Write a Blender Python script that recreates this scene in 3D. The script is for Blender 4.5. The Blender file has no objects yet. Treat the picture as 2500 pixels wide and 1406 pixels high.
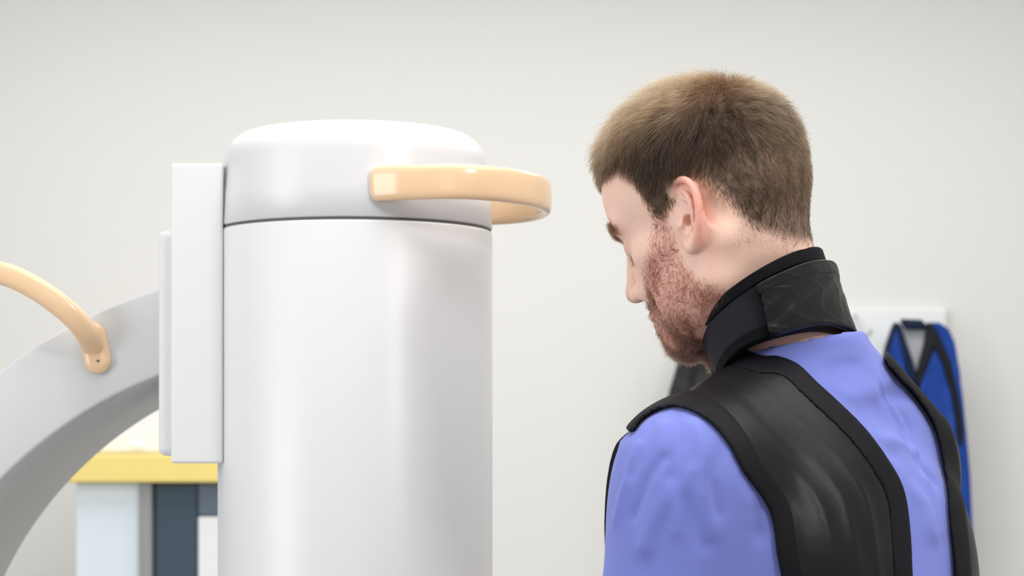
import bpy, math, random
import numpy as np
from mathutils import Vector
from mathutils.bvhtree import BVHTree

random.seed(7)
RNG = np.random.default_rng(7)
C = bpy.context.scene.collection
sc = bpy.context.scene

# ------------------------------------------------------------------ camera, world, lights, exposure
F = 5000.0            # focal length in pixels of the 2500 px wide frame
HOR = 1039.0          # picture row of eye level
EYE = 1.40
cam_d = bpy.data.cameras.new('camera')
cam = bpy.data.objects.new('camera', cam_d); C.objects.link(cam)
cam.location = (0, 0, EYE); cam.rotation_euler = (math.pi / 2, 0, 0)
cam_d.sensor_width = 36; cam_d.lens = 36 * F / 2500
cam_d.shift_y = (HOR - 703) / 2500
cam_d.clip_start = 0.05
cam_d.dof.use_dof = True; cam_d.dof.focus_distance = 1.93; cam_d.dof.aperture_fstop = 8.0
sc.camera = cam

w = bpy.data.worlds.new('world'); sc.world = w; w.use_nodes = True
w.node_tree.nodes['Background'].inputs[0].default_value = (0.93, 0.96, 1.0, 1)
w.node_tree.nodes['Background'].inputs[1].default_value = 0.6
sc.view_settings.view_transform = 'Standard'
sc.view_settings.look = 'None'
sc.view_settings.gamma = 1
sc.view_settings.exposure = -0.06
sc.cycles.use_denoising = True
sc.cycles.max_bounces = 8

def area(name, loc, target, sx, sy, power, col=(1, 1, 1)):
    d = bpy.data.lights.new(name, 'AREA'); d.shape = 'RECTANGLE'; d.size = sx; d.size_y = sy
    d.energy = power; d.color = col
    o = bpy.data.objects.new(name, d); C.objects.link(o); o.location = loc
    o.rotation_euler = (Vector(target) - Vector(loc)).to_track_quat('-Z', 'Y').to_euler()
    return o
area('ceiling_panel_light', (0.4, 1.75, 2.74), (0.4, 1.75, 0), 2.2, 1.4, 33, (1, 0.985, 0.96))
area('ceiling_panel_light', (0.0, 3.9, 2.74), (0.0, 3.9, 0), 3.2, 1.0, 35, (1, 0.985, 0.96))
area('window_light', (-2.9, 0.9, 1.75), (0, 2.3, 1.45), 2.2, 1.7, 66, (0.94, 0.97, 1))
area('window_light', (0.2, -2.4, 1.9), (0.3, 2.2, 1.4), 2.2, 1.5, 11, (1, 0.99, 0.97))
area('examination_lamp_light', (1.15, 0.75, 2.45), (0.0, 2.25, 1.5), 0.30, 0.30, 12, (1, 0.98, 0.95))

# ------------------------------------------------------------------ helpers
def at(px, py, Y):
    return np.array([(px - 1250) / F * Y, Y, EYE + (HOR - py) / F * Y])

def setp(o, label=None, cat=None, group=None, kind=None):
    if label: o['label'] = label
    if cat: o['category'] = cat
    if group: o['group'] = group
    if kind: o['kind'] = kind
    return o

def mat(name, col, rough=0.5, metal=0, bump=0, bscale=50, sss=0, var=0, spec=0.5, coat=0, attr=None, sheen=0, bdist=0.002, stretch=None):
    m = bpy.data.materials.new(name); m.use_nodes = True
    nt = m.node_tree; b = nt.nodes['Principled BSDF']
    b.inputs['Base Color'].default_value = (*col, 1)
    b.inputs['Roughness'].default_value = rough
    b.inputs['Metallic'].default_value = metal
    b.inputs['Specular IOR Level'].default_value = spec
    b.inputs['Coat Weight'].default_value = coat
    b.inputs['Sheen Weight'].default_value = sheen
    if sss:
        b.inputs['Subsurface Weight'].default_value = sss
        b.inputs['Subsurface Radius'].default_value = (1.0, 0.35, 0.2)
        b.inputs['Subsurface Scale'].default_value = 0.0035
    tc = nt.nodes.new('ShaderNodeTexCoord')
    src = tc.outputs['Object']
    if stretch:
        mp = nt.nodes.new('ShaderNodeMapping'); mp.inputs['Scale'].default_value = stretch
        nt.links.new(src, mp.inputs['Vector']); src = mp.outputs['Vector']
    colsock = None
    if attr:
        a = nt.nodes.new('ShaderNodeAttribute'); a.attribute_name = attr
        colsock = a.outputs['Color']
    if var:
        n = nt.nodes.new('ShaderNodeTexNoise'); n.inputs['Scale'].default_value = bscale * 0.35; n.inputs['Detail'].default_value = 4
        nt.links.new(src, n.inputs['Vector'])
        hsv = nt.nodes.new('ShaderNodeHueSaturation')
        mr = nt.nodes.new('ShaderNodeMapRange'); mr.inputs['To Min'].default_value = 1 - var; mr.inputs['To Max'].default_value = 1 + var
        nt.links.new(n.outputs['Fac'], mr.inputs['Value']); nt.links.new(mr.outputs['Result'], hsv.inputs['Value'])
        if colsock: nt.links.new(colsock, hsv.inputs['Color'])
        else: hsv.inputs['Color'].default_value = (*col, 1)
        colsock = hsv.outputs['Color']
    if colsock: nt.links.new(colsock, b.inputs['Base Color'])
    if bump:
        n = nt.nodes.new('ShaderNodeTexNoise'); n.inputs['Scale'].default_value = bscale; n.inputs['Detail'].default_value = 5
        nt.links.new(src, n.inputs['Vector'])
        bp = nt.nodes.new('ShaderNodeBump'); bp.inputs['Strength'].default_value = bump; bp.inputs['Distance'].default_value = bdist
        nt.links.new(n.outputs['Fac'], bp.inputs['Height']); nt.links.new(bp.outputs['Normal'], b.inputs['Normal'])
    return m

def mesh_obj(name, verts, faces, m, parent=None, smooth=True):
    me = bpy.data.meshes.new(name)
    me.from_pydata([tuple(v) for v in verts], [], [tuple(int(i) for i in f) for f in faces])
    me.validate(); me.update()
    if smooth: me.polygons.foreach_set('use_smooth', [True] * len(me.polygons))
    if m: me.materials.append(m)
    o = bpy.data.objects.new(name, me); C.objects.link(o)
    if parent is not None: o.parent = parent
    return o

def mesh_np(name, V, Q, m, parent=None):
    me = bpy.data.meshes.new(name)
    me.vertices.add(len(V)); me.vertices.foreach_set('co', V.astype(np.float32).ravel())
    me.loops.add(Q.size); me.loops.foreach_set('vertex_index', Q.astype(np.int32).ravel())
    me.polygons.add(len(Q)); me.polygons.foreach_set('loop_start', np.arange(0, Q.size, 4, dtype=np.int32))
    try: me.polygons.foreach_set('loop_total', np.full(len(Q), 4, dtype=np.int32))
    except Exception: pass
    me.update(calc_edges=True); me.validate()
    me.polygons.foreach_set('use_smooth', [True] * len(me.polygons))
    me.materials.append(m)
    o = bpy.data.objects.new(name, me); C.objects.link(o)
    if parent is not None: o.parent = parent
    return o

def bevel(o, wd, seg=3):
    b = o.modifiers.new('bevel', 'BEVEL'); b.width = wd; b.segments = seg; b.limit_method = 'ANGLE'
    return o

def box(name, lo, hi, m, parent=None, bev=0, seg=3):
    x0, y0, z0 = lo; x1, y1, z1 = hi
    v = [(x0, y0, z0), (x1, y0, z0), (x1, y1, z0), (x0, y1, z0), (x0, y0, z1), (x1, y0, z1), (x1, y1, z1), (x0, y1, z1)]
    f = [(0, 3, 2, 1), (4, 5, 6, 7), (0, 1, 5, 4), (1, 2, 6, 5), (2, 3, 7, 6), (3, 0, 4, 7)]
    o = mesh_obj(name, v, f, m, parent, smooth=False)
    if bev: bevel(o, bev, seg)
    return o

def empty(name, loc, label, cat, group=None):
    o = bpy.data.objects.new(name, None); C.objects.link(o); o.location = loc; o.empty_display_size = 0.1
    bpy.context.view_layer.update()
    return setp(o, label, cat, group)

def parent_keep(o, p):
    o.parent = p; o.matrix_parent_inverse = p.matrix_world.inverted()

# ---- distance fields and their surfaces
def nrm(v): v = np.asarray(v, float); return v / np.linalg.norm(v)
def smin(a, b, k):
    h = np.clip(0.5 + 0.5 * (b - a) / k, 0, 1)
    return b + (a - b) * h - k * h * (1 - h)
def smax(a, b, k): return -smin(-a, -b, k)
def ell(p, c, r):
    q = p - np.asarray(c); r = np.asarray(r)
    k0 = np.linalg.norm(q / r, axis=1); k1 = np.linalg.norm(q / (r * r), axis=1)
    return k0 * (k0 - 1) / np.maximum(k1, 1e-9)
def cap(p, a, b, ra, rb=None):
    a = np.asarray(a, float); b = np.asarray(b, float); rb = ra if rb is None else rb
    ab = b - a; t = np.clip(((p - a) @ ab) / (ab @ ab), 0, 1)
    return np.linalg.norm(p - a - t[:, None] * ab, axis=1) - (ra + (rb - ra) * t)
def chain(p, pts, rs, k=0.0):
    d = None
    for i in range(len(pts) - 1):
        e = cap(p, pts[i], pts[i + 1], rs[i], rs[i + 1])
        d = e if d is None else (smin(d, e, k) if k else np.minimum(d, e))
    return d
def poly2(q, P):                                  # signed distance to a polygon, q (N,2)
    P = np.asarray(P, float); n = len(P); d = np.full(len(q), 1e9); s = np.ones(len(q))
    for i in range(n):
        a = P[i]; b = P[i - 1]; e = b - a; w_ = q - a
        t = np.clip((w_ @ e) / (e @ e), 0, 1); r = w_ - t[:, None] * e
        d = np.minimum(d, (r * r).sum(1))
        c1 = q[:, 1] >= a[1]; c2 = q[:, 1] < b[1]; c3 = e[0] * w_[:, 1] > e[1] * w_[:, 0]
        fl = (c1 & c2 & c3) | (~c1 & ~c2 & ~c3)
        s[fl] *= -1
    return s * np.sqrt(d)
def polyline_d(p, P):
    d = None
    for i in range(len(P) - 1):
        e = cap(p, P[i], P[i + 1], 0.0)
        d = e if d is None else np.minimum(d, e)
    return d

def surface(f, lo, hi, h, levels=3):
    lo = np.asarray(lo, float); hi = np.asarray(hi, float)
    n = np.ceil((hi - lo) / h).astype(int) + 1
    s = 2 ** levels
    nc = (n + s - 1) // s + 1
    gc = np.stack(np.meshgrid(*[np.arange(k) for k in nc], indexing='ij'), -1).reshape(-1, 3)
    vc = f(lo + (gc + 0.5) * h * s - h * 0.5).reshape(nc)
    V = np.repeat(np.repeat(np.repeat(vc, s, 0), s, 1), s, 2).astype(np.float32)[:n[0], :n[1], :n[2]]
    near = np.argwhere(np.abs(V) < h * s * 1.45)
    step = 400000
    for i in range(0, len(near), step):
        a = near[i:i + step]
        V[a[:, 0], a[:, 1], a[:, 2]] = f(lo + a * h)
    V[0] = V[-1] = np.maximum(V[0], h); V[:, 0] = V[:, -1] = h; V[:, :, 0] = V[:, :, -1] = h; V[0] = V[-1] = h
    # surface nets
    ins = V < 0
    cs = ins[:-1, :-1, :-1].astype(np.int8)
    cnt = sum(ins[i:i + n[0] - 1, j:j + n[1] - 1, k:k + n[2] - 1].astype(np.int8) for i in (0, 1) for j in (0, 1) for k in (0, 1))
    act = (cnt > 0) & (cnt < 8)
    idx = -np.ones(act.shape, np.int64); A = np.argwhere(act); idx[act] = np.arange(len(A))
    acc = np.zeros((len(A), 3)); num = np.zeros(len(A))
    cor = [(i, j, k) for i in (0, 1) for j in (0, 1) for k in (0, 1)]
    for c0 in cor:
        for ax in range(3):
            if c0[ax] == 1: continue
            c1 = list(c0); c1[ax] = 1
            v0 = V[A[:, 0] + c0[0], A[:, 1] + c0[1], A[:, 2] + c0[2]].astype(float)
            v1 = V[A[:, 0] + c1[0], A[:, 1] + c1[1], A[:, 2] + c1[2]].astype(float)
            x = (v0 < 0) != (v1 < 0)
            t = np.where(x, v0 / np.where(x, v0 - v1, 1), 0)
            pt = np.tile(np.array(c0, float), (len(A), 1)); pt[:, ax] += t
            acc[x] += pt[x]; num[x] += 1
    P = lo + (A + acc / num[:, None]) * h
    Q = []
    for ax in range(3):
        u, v = (ax + 1) % 3, (ax + 2) % 3
        sl0 = [slice(None)] * 3; sl1 = [slice(None)] * 3
        sl0[ax] = slice(0, -1); sl1[ax] = slice(1, None)
        a = ins[tuple(sl0)]; b = ins[tuple(sl1)]
        E = np.argwhere(a != b)
        E = E[(E[:, u] > 0) & (E[:, v] > 0) & (E[:, u] < n[u] - 1) & (E[:, v] < n[v] - 1)]
        fl = a[E[:, 0], E[:, 1], E[:, 2]]
        du = np.zeros(3, int); du[u] = 1; dv = np.zeros(3, int); dv[v] = 1
        g = lambda o: idx[tuple((E - o).T)]
        q = np.stack([g(du + dv), g(dv), g(0 * du), g(du)], 1)
        q[~fl] = q[~fl][:, ::-1]
        Q.append(q)
    Q = np.concatenate(Q)
    return P, Q

def grad(f, P, e=0.0006):
    g = np.stack([f(P + np.eye(3)[k] * e) - f(P - np.eye(3)[k] * e) for k in range(3)], 1)
    return g / np.maximum(np.linalg.norm(g, axis=1, keepdims=True), 1e-9)

def fold_noise(P, freq, seed, octaves=2, aniso=None):
    r = np.random.default_rng(seed); out = np.zeros(len(P)); amp = 1.0; tot = 0
    for o_ in range(octaves):
        for k in range(5):
            d = r.normal(size=3); d /= np.linalg.norm(d)
            if aniso is not None: d = d - aniso * (d @ aniso) * 0.85; d /= np.linalg.norm(d)
            d2 = r.normal(size=3); d2 /= np.linalg.norm(d2)
            out += amp * np.sin(P @ d * freq + 1.6 * np.sin(P @ d2 * freq * 0.45 + r.uniform(0, 6)) + r.uniform(0, 6))
            tot += amp
        freq *= 2.1; amp *= 0.45
    return out / tot * 2

def loft(rings, close=True, caps=True):
    R = len(rings); n = len(rings[0]); V = [tuple(p) for r in rings for p in r]; Fc = []
    for i in range(R - 1):
        for j in range(n if close else n - 1):
            k = (j + 1) % n
            Fc.append((i * n + j, i * n + k, (i + 1) * n + k, (i + 1) * n + j))
    if caps: Fc.append(tuple(range(n))[::-1]); Fc.append(tuple((R - 1) * n + j for j in range(n)))
    return V, Fc

def catmull(P, sub=8):
    P = [np.asarray(p, float) for p in P]; out = []
    Q = [2 * P[0] - P[1]] + P + [2 * P[-1] - P[-2]]
    for i in range(1, len(Q) - 2):
        for s in range(sub):
            t = s / sub; a, b, c, d = Q[i - 1:i + 3]
            out.append(0.5 * ((2 * b) + (-a + c) * t + (2 * a - 5 * b + 4 * c - d) * t * t + (-a + 3 * b - 3 * c + d) * t ** 3))
    out.append(P[-1]); return out

def sweep(name, path, up, wd, ht, m, parent=None, power=4.0, n=28, endround=True, endk=0.32):
    """superellipse section swept along a path; wd across, ht along 'up'"""
    rings = []; L = len(path)
    for i, p in enumerate(path):
        t = nrm(path[min(i + 1, L - 1)] - path[max(i - 1, 0)])
        s = nrm(np.cross(t, up)); u = nrm(np.cross(s, t))
        rings.append([p + s * wd / 2 * math.copysign(abs(math.cos(a)) ** (2 / power), math.cos(a)) + u * ht / 2 * math.copysign(abs(math.sin(a)) ** (2 / power), math.sin(a)) for a in np.linspace(0, 2 * math.pi, n, endpoint=False)])
    if endround:
        for end in (0, -1):
            c = path[end]; r = rings[end]; t = nrm(path[end] - path[1 if end == 0 else -2])
            ex = []
            rr = min(wd, ht) * endk
            for q in np.linspace(0.25, 1.0, 5):
                sc_ = math.sqrt(max(0.0, 1 - q * q)); k = 1 - rr / (max(wd, ht) / 2) * (1 - sc_)
                ex.append([c + (x - c) * k + t * rr * q for x in r])
            rings = (ex[::-1] + rings) if end == 0 else (rings + ex)
    V, Fc = loft(rings)
    return mesh_obj(name, V, Fc, m, parent)

# ------------------------------------------------------------------ materials
M_wall = mat('wall_paint', (0.82, 0.81, 0.785), 0.75, bump=0.05, bscale=120, bdist=0.001)
M_floor = mat('vinyl_floor', (0.52, 0.53, 0.53), 0.35, var=0.04, bscale=20)
M_ceil = mat('ceiling_paint', (0.85, 0.85, 0.84), 0.8)
M_white = mat('white_enamel', (0.71, 0.71, 0.725), 0.32, spec=0.45)
M_panel = mat('white_plastic', (0.79, 0.79, 0.80), 0.4)
M_seam = mat('seam_rubber', (0.10, 0.10, 0.10), 0.6)
M_peach = mat('peach_plastic', (0.87, 0.60, 0.37), 0.2, coat=0.2)
M_grey = mat('grey_enamel', (0.67, 0.675, 0.69), 0.45)
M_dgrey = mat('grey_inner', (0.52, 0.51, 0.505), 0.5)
M_yellow = mat('yellow_laminate', (0.95, 0.75, 0.24), 0.4)
M_pale = mat('pale_blue_acrylic', (0.80, 0.88, 0.95), 0.3)
M_slate = mat('slate_blue_panel', (0.045, 0.075, 0.11), 0.5)
M_slate2 = mat('slate_grey_panel', (0.12, 0.155, 0.21), 0.5)
M_post = mat('grey_post', (0.32, 0.32, 0.32), 0.5)
M_steel = mat('steel', (0.55, 0.56, 0.58), 0.3, metal=1)
M_board = mat('rail_board', (0.90, 0.91, 0.92), 0.4)
M_blue = mat('apron_blue', (0.008, 0.055, 0.33), 0.5, spec=0.3, bump=0.2, bscale=60)
M_navy = mat('apron_navy', (0.005, 0.014, 0.045), 0.55, spec=0.25)
M_edge = mat('apron_edging', (0.010, 0.011, 0.014), 0.6, spec=0.2)
M_blackbg = mat('apron_black', (0.010, 0.011, 0.012), 0.55, bump=0.2, bscale=60)
M_lining = mat('apron_lining', (0.66, 0.68, 0.71), 0.6)
M_scrub = mat('scrub_cotton', (0.18, 0.215, 0.60), 0.85, bump=0.10, bscale=900, bdist=0.0006, sheen=0.15, spec=0.25)
M_nylon = mat('apron_nylon', (0.0085, 0.0078, 0.0095), 0.42, bump=0.2, bscale=140, bdist=0.001, spec=0.2)
M_bind = mat('apron_binding', (0.006, 0.0055, 0.008), 0.6, bump=0.2, bscale=1500, bdist=0.0004, spec=0.12)
M_collar = mat('collar_knit', (0.019, 0.0175, 0.026), 0.65, bump=0.15, bscale=1200, bdist=0.0004, spec=0.2)
M_tab = mat('tab_nylon', (0.013, 0.0135, 0.013), 0.36, bump=0.3, bscale=60, bdist=0.003, spec=0.25)
M_shoe = mat('shoe_rubber', (0.6, 0.6, 0.6), 0.5)
M_skin = mat('skin', (0.7, 0.42, 0.33), 0.48, bump=0.18, bscale=700, bdist=0.0008, sss=0.22, attr='tone', var=0.05, spec=0.4)

# ------------------------------------------------------------------ the room
X0, X1, YB, YF, H = -3.0, 3.0, 5.2, -2.6, 2.8
T = 0.12
setp(box('floor', (X0 - T, YF - T, -0.12), (X1 + T, YB + T, 0), M_floor), kind='structure')
setp(box('ceiling', (X0 - T, YF - T, H), (X1 + T, YB + T, H + 0.12), M_ceil), kind='structure')
setp(box('wall_back', (X0 - T, YB, 0), (X1 + T, YB + T, H), M_wall), kind='structure')
setp(box('wall_right', (X1, YF, 0), (X1 + T, YB, H), M_wall), kind='structure')
setp(box('wall_left', (X0 - T, YF, 0), (X0, YB, H), M_wall), kind='structure')
setp(box('wall_front', (X0 - T, YF - T, 0), (X1 + T, YF, H), M_wall), kind='structure')
setp(box('baseboard_back', (X0, YB - 0.015, 0), (X1, YB, 0.09), M_ceil, bev=0.004), kind='structure')

# ------------------------------------------------------------------ x-ray machine
CX, CY, CR = -0.1755, 2.30, 0.1535
xm = empty('xray_machine', (CX, CY, 0), 'white cylindrical x-ray machine with peach grab handles and a grey curved arm', 'x-ray machine')
def lathe(name, prof, cx, cy, m, parent, n=128):
    rings = [[(cx + r * math.cos(a), cy + r * math.sin(a), z) for a in np.linspace(0, 2 * math.pi, n, endpoint=False)] for r, z in prof]
    V, Fc = loft(rings)
    o = mesh_obj(name, V, Fc, m); parent_keep(o, parent); return o
ZS = 1.618
lathe('lower_housing', [(0.20, 0.0), (0.20, 0.05), (CR + 0.001, 0.09)] + [(CR, 0.1), (CR, 0.6), (CR, ZS - 0.004), (CR - 0.0015, ZS - 0.0015), (CR - 0.004, ZS - 0.001)], CX, CY, M_white, xm)
lathe('seam_ring', [(CR - 0.004, ZS - 0.004), (CR - 0.0016, ZS - 0.003), (CR - 0.0016, ZS + 0.003), (CR - 0.004, ZS + 0.004)], CX, CY, M_seam, xm)
prof = [(CR - 0.004, ZS + 0.001), (CR - 0.0015, ZS + 0.0015), (CR - 0.0002, ZS + 0.003), (CR - 0.002, ZS + 0.035)]
rt = 0.036; zt = 1.7265; rc = CR - 0.006
for a in np.linspace(0, math.pi / 2, 12): prof.append((rc - rt + rt * math.cos(a), zt - rt + rt * math.sin(a)))
prof += [(0.06, zt + 0.002), (0.01, zt + 0.0025)]
lathe('top_cap', prof, CX, CY, M_white, xm)
# peach loop round the right side of the cap
hp = [(-0.1395, 2.1480), (-0.118, 2.137), (-0.095, 2.131), (-0.064, 2.127), (-0.03, 2.139), (0.0, 2.168), (0.022, 2.205), (0.035, 2.25), (0.037, 2.295), (0.028, 2.345), (0.008, 2.38), (-0.02, 2.40), (-0.055, 2.412), (-0.09, 2.425)]
HZ = 1.6535
path = catmull([np.array([x, y, HZ]) for x, y in hp], 6)
o = sweep('grab_handle', path, (0, 0, 1), 0.014, 0.0365, M_peach, power=3.4, endk=0.6); parent_keep(o, xm)
# flat panels on the left side
def pbox(name, px0, px1, py0, py1, Y, dep, m, bev):
    a = at(px0, py1, Y); b = at(px1, py0, Y)
    o = box(name, (a[0], Y, a[2]), (b[0], Y + dep, b[2]), m, None, bev, 4); parent_keep(o, xm); return o
pbox('front_panel', 417, 543.5, 398, 1131, 2.232, 0.16, M_panel, 0.003)
pbox('rear_panel', 385, 470, 562, 1113, 2.30, 0.30, M_panel, 0.008)
# curved arm
Yf, Yb = 2.36, 2.775
ac = at(782, 1940, Yf); Ri, Ro = 1092 / F * Yf, 1298 / F * Yf
a0, a1 = math.radians(104), math.radians(262)
secs = []
nA = 120
def arc_part(name, ri, ro, y0, y1, m, bev):
    rings = []
    for a in np.linspace(a0, a1, nA):
        c, s = math.cos(a), math.sin(a)
        rings.append([(ac[0] + r * c, y, ac[2] + r * s) for r, y in ((ri, y0), (ro, y0), (ro, y1), (ri, y1))])
    V, Fc = loft(rings); o = mesh_obj(name, V, Fc, m); parent_keep(o, xm); bevel(o, bev, 3); return o
arc_part('curved_arm', Ri + 0.002, Ro, Yf, Yb, M_grey, 0.004)
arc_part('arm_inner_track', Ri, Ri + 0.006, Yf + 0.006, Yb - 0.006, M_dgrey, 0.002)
# handle on the curved arm: oval foot + rising bar
def arm_handle():
    foot = []
    c0 = at(226, 818, Yf); c1 = at(240, 880, Yf)
    d = nrm(np.array([c1[0] - c0[0], 0, c1[2] - c0[2]])); n_ = np.array([d[2], 0, -d[0]])
    def ring(r0, r1, y):
        R_ = []
        for a in np.linspace(-90, 90, 20): a_ = math.radians(a); R_.append(c1 + r1 * (d * math.cos(a_) + n_ * math.sin(a_)))
        for a in np.linspace(90, 270, 20): a_ = math.radians(a); R_.append(c0 + r0 * (d * math.cos(a_) + n_ * math.sin(a_)))
        return [np.array([p[0], y, p[2]]) for p in R_]
    k = Yf / F
    rings = [ring(33 * k, 33 * k, Yf + 0.001), ring(33 * k, 33 * k, Yf - 0.004), ring(30 * k, 30 * k, Yf - 0.0065), ring(14 * k, 14 * k, Yf - 0.0075)]
    V, Fc = loft(rings); f = mesh_obj('handle_foot', V, Fc, M_peach); parent_keep(f, xm)
    P = [at(227, 850, Yf - 0.000), at(221, 832, Yf - 0.012), at(206, 806, Yf - 0.026), at(180, 775, Yf - 0.036), at(142, 742, Yf - 0.042), at(90, 706, Yf - 0.045), at(20, 672, Yf - 0.045), at(-60, 660, Yf - 0.04), at(-115, 690, Yf - 0.02), at(-140, 740, Yf + 0.02)]
    b = sweep('handle_bar', catmull(P, 8), (0, 1, 0), 0.026, 0.020, M_peach, power=3.0); parent_keep(b, xm)
    scw = lathe_y('screw', at(239, 881, Yf - 0.008), 0.0016, 0.002, M_seam); parent_keep(scw, xm)
def lathe_y(name, c, r, dep, m, n=24):
    rings = [[(c[0] + rr * math.cos(a), y, c[2] + rr * math.sin(a)) for a in np.linspace(0, 2 * math.pi, n, endpoint=False)] for rr, y in ((r, c[1] + dep), (r, c[1]), (r * .8, c[1] - r * .3))]
    V, Fc = loft(rings); return mesh_obj(name, V, Fc, m)
arm_handle()

# ------------------------------------------------------------------ cabinet and white box, far left
YC = 4.55
cab = empty('storage_cabinet', (at(350, 0, YC)[0], YC + 0.2, 0), 'storage cabinet with a yellow top edge, pale blue door and dark slate doors', 'cabinet')
def cb(name, px0, px1, z0, z1, y0, y1, m, bev=0.004):
    a = at(px0, 0, YC); b = at(px1, 0, YC)
    o = box(name, (a[0], y0, z0), (b[0], y1, z1), m, None, bev); parent_keep(o, cab); return o
zy0 = at(0, 1178, YC)[2]; zy1 = at(0, 1109, YC)[2]
cb('worktop', 163, 660, zy0, zy1, YC - 0.01, YC + 0.42, M_yellow, 0.006)
cb('carcass', 172, 650, 0.06, zy0, YC + 0.06, YC + 0.41, M_panel)
cb('door', 178, 336, 0.1, zy0 - 0.001, YC + 0.03, YC + 0.06, M_pale)
cb('post', 338, 368, 0.0, zy0, YC + 0.01, YC + 0.06, M_post)
cb('door', 370, 478, 0.1, zy0 - 0.001, YC + 0.03, YC + 0.06, M_slate)
cb('door', 480, 640, 1.20, zy0 - 0.001, YC + 0.02, YC + 0.06, M_slate2)
cb('drawer', 480, 640, 0.1, 1.197, YC + 0.02, YC + 0.06, M_board)
wb = empty('storage_box', (at(400, 0, YC)[0], YC + 0.2, zy1), 'white storage box standing on the yellow-edged cabinet', 'box')
a = at(226, 955, YC + 0.1); b = at(600, 1109, YC + 0.1)
o = box('box_body', (a[0], YC + 0.05, zy1), (b[0], YC + 0.36, zy1 + 0.13), M_board, None, 0.012); parent_keep(o, wb)
o = box('lid', (a[0] - 0.006, YC + 0.044, zy1 + 0.13), (b[0] + 0.006, YC + 0.366, zy1 + 0.165), M_board, None, 0.008); parent_keep(o, wb)
o = box('label_plate', (at(312, 0, YC)[0], YC + 0.046, zy1 + 0.012), (at(342, 0, YC)[0], YC + 0.052, zy1 + 0.026), M_pale, None, 0.002); parent_keep(o, wb)

# ------------------------------------------------------------------ coat rail and aprons on the back wall
YR = 5.17
rail = empty('coat_rail', (at(2010, 0, YR)[0], YR, at(0, 905, YR)[2]), 'white wall-mounted coat rail board with steel hooks', 'coat rail')
a = at(1706, 905, YR); b = at(2312, 752, YR)
o = box('rail_board', (a[0], YR, a[2]), (b[0], YB - 0.001, b[2]), M_board, None, 0.006); parent_keep(o, rail)
for hx in (1725, 1900, 2085, 2232):
    c = at(hx, 785, YR)
    P = [c + np.array([0, 0.002, 0]), c + np.array([0.002, -0.012, -0.004]), c + np.array([0.006, -0.022, -0.018]), c + np.array([0.010, -0.030, -0.016]), c + np.array([0.012, -0.034, 0.0])]
    if hx == 2085: P = [at(2086, 770, YR), at(2096, 785, YR - 0.012), at(2110, 808, YR - 0.022), at(2120, 818, YR - 0.03), at(2128, 806, YR - 0.034)]
    o = sweep('hook', catmull(P, 6), (0.1, 0, 1), 0.007, 0.007, M_steel, power=2, n=12); parent_keep(o, rail)

def cloth_slab(name, poly, Y, th, m, parent, amp=0.006, freq=40, seed=1, tilt=0.0, h=0.006, aniso=(0, 0, 1), yf=None):
    P2 = np.array([(at(px, py, Y)[0], at(px, py, Y)[2]) for px, py in poly])
    cx = P2[:, 0].mean()
    def f(p):
        y = p[:, 1] - Y - (p[:, 0] - cx) * tilt
        y = y - amp * fold_noise(np.stack([p[:, 0], 0 * y, p[:, 2]], 1), freq, seed, 2, np.array(aniso, float))
        d2 = poly2(p[:, [0, 2]], P2) + 0.008
        dz = np.abs(y) - th / 2 + 0.008
        return (np.minimum(np.maximum(d2, dz), 0) + np.sqrt(np.maximum(d2, 0) ** 2 + np.maximum(dz, 0) ** 2) - 0.008) * 0.8
    ex = abs(tilt) * 0.2 + 0.03
    V, Q = surface(f, (P2[:, 0].min() - 0.02, Y - th - ex, P2[:, 1].min() - 0.02), (P2[:, 0].max() + 0.02, Y + th + ex, P2[:, 1].max() + 0.02), h, 2)
    o = mesh_np(name, V, Q, m); parent_keep(o, parent); return o

YA = 5.055
ba = empty('blue_apron', (at(2260, 0, YA)[0], YA, at(0, 1500, YA)[2]), 'blue lead apron with black edging hanging on the white rail', 'apron')
cloth_slab('lining', [(2195, 790), (2262, 790), (2275, 850), (2262, 1000), (2255, 1400), (2235, 1400), (2232, 930), (2205, 860)], YA + 0.030, 0.014, M_lining, ba, 0.003, 30, 3)
cloth_slab('collar_strip', [(2197, 778), (2250, 780), (2268, 800), (2262, 806), (2212, 804), (2200, 792)], YA + 0.005, 0.022, M_navy, ba, 0.001, 30, 4, h=0.004)
cloth_slab('left_panel', [(2183, 786), (2196, 793), (2206, 830), (2228, 890), (2236, 930), (2238, 1500), (2140, 1500), (2150, 1000), (2158, 880), (2168, 840)], YA, 0.03, M_blue, ba, 0.008, 60, 5)
cloth_slab('edging', [(2183, 783), (2198, 793), (2210, 830), (2231, 890), (2240, 935), (2226, 935), (2213, 900), (2200, 860), (2192, 830), (2186, 806)], YA - 0.006, 0.034, M_navy, ba, 0.002, 60, 5, h=0.004)
cloth_slab('edging', [(2181, 786), (2186, 800), (2178, 830), (2170, 856), (2160, 900), (2150, 900), (2160, 845)], YA - 0.006, 0.034, M_navy, ba, 0.002, 60, 5, h=0.004)
cloth_slab('right_panel', [(2268, 788), (2290, 787), (2318, 803), (2331, 835), (2340, 900), (2352, 1000), (2368, 1160), (2385, 1500), (2244, 1500), (2240, 940), (2252, 880), (2262, 840)], YA, 0.035, M_blue, ba, 0.010, 55, 6)
cloth_slab('edging', [(2264, 786), (2276, 790), (2290, 815), (2318, 880), (2338, 960), (2350, 1040), (2348, 1090), (2334, 1092), (2330, 1020), (2318, 955), (2298, 890), (2280, 850), (2268, 880), (2250, 925), (2240, 960), (2234, 930), (2248, 870), (2258, 830)], YA - 0.012, 0.036, M_edge, ba, 0.002, 60, 5, h=0.004)
bk = empty('black_apron', (at(1700, 0, YA)[0], YA, at(0, 1500, YA)[2]), 'black apron hanging on the rail behind the chin of the man', 'apron')
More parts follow.
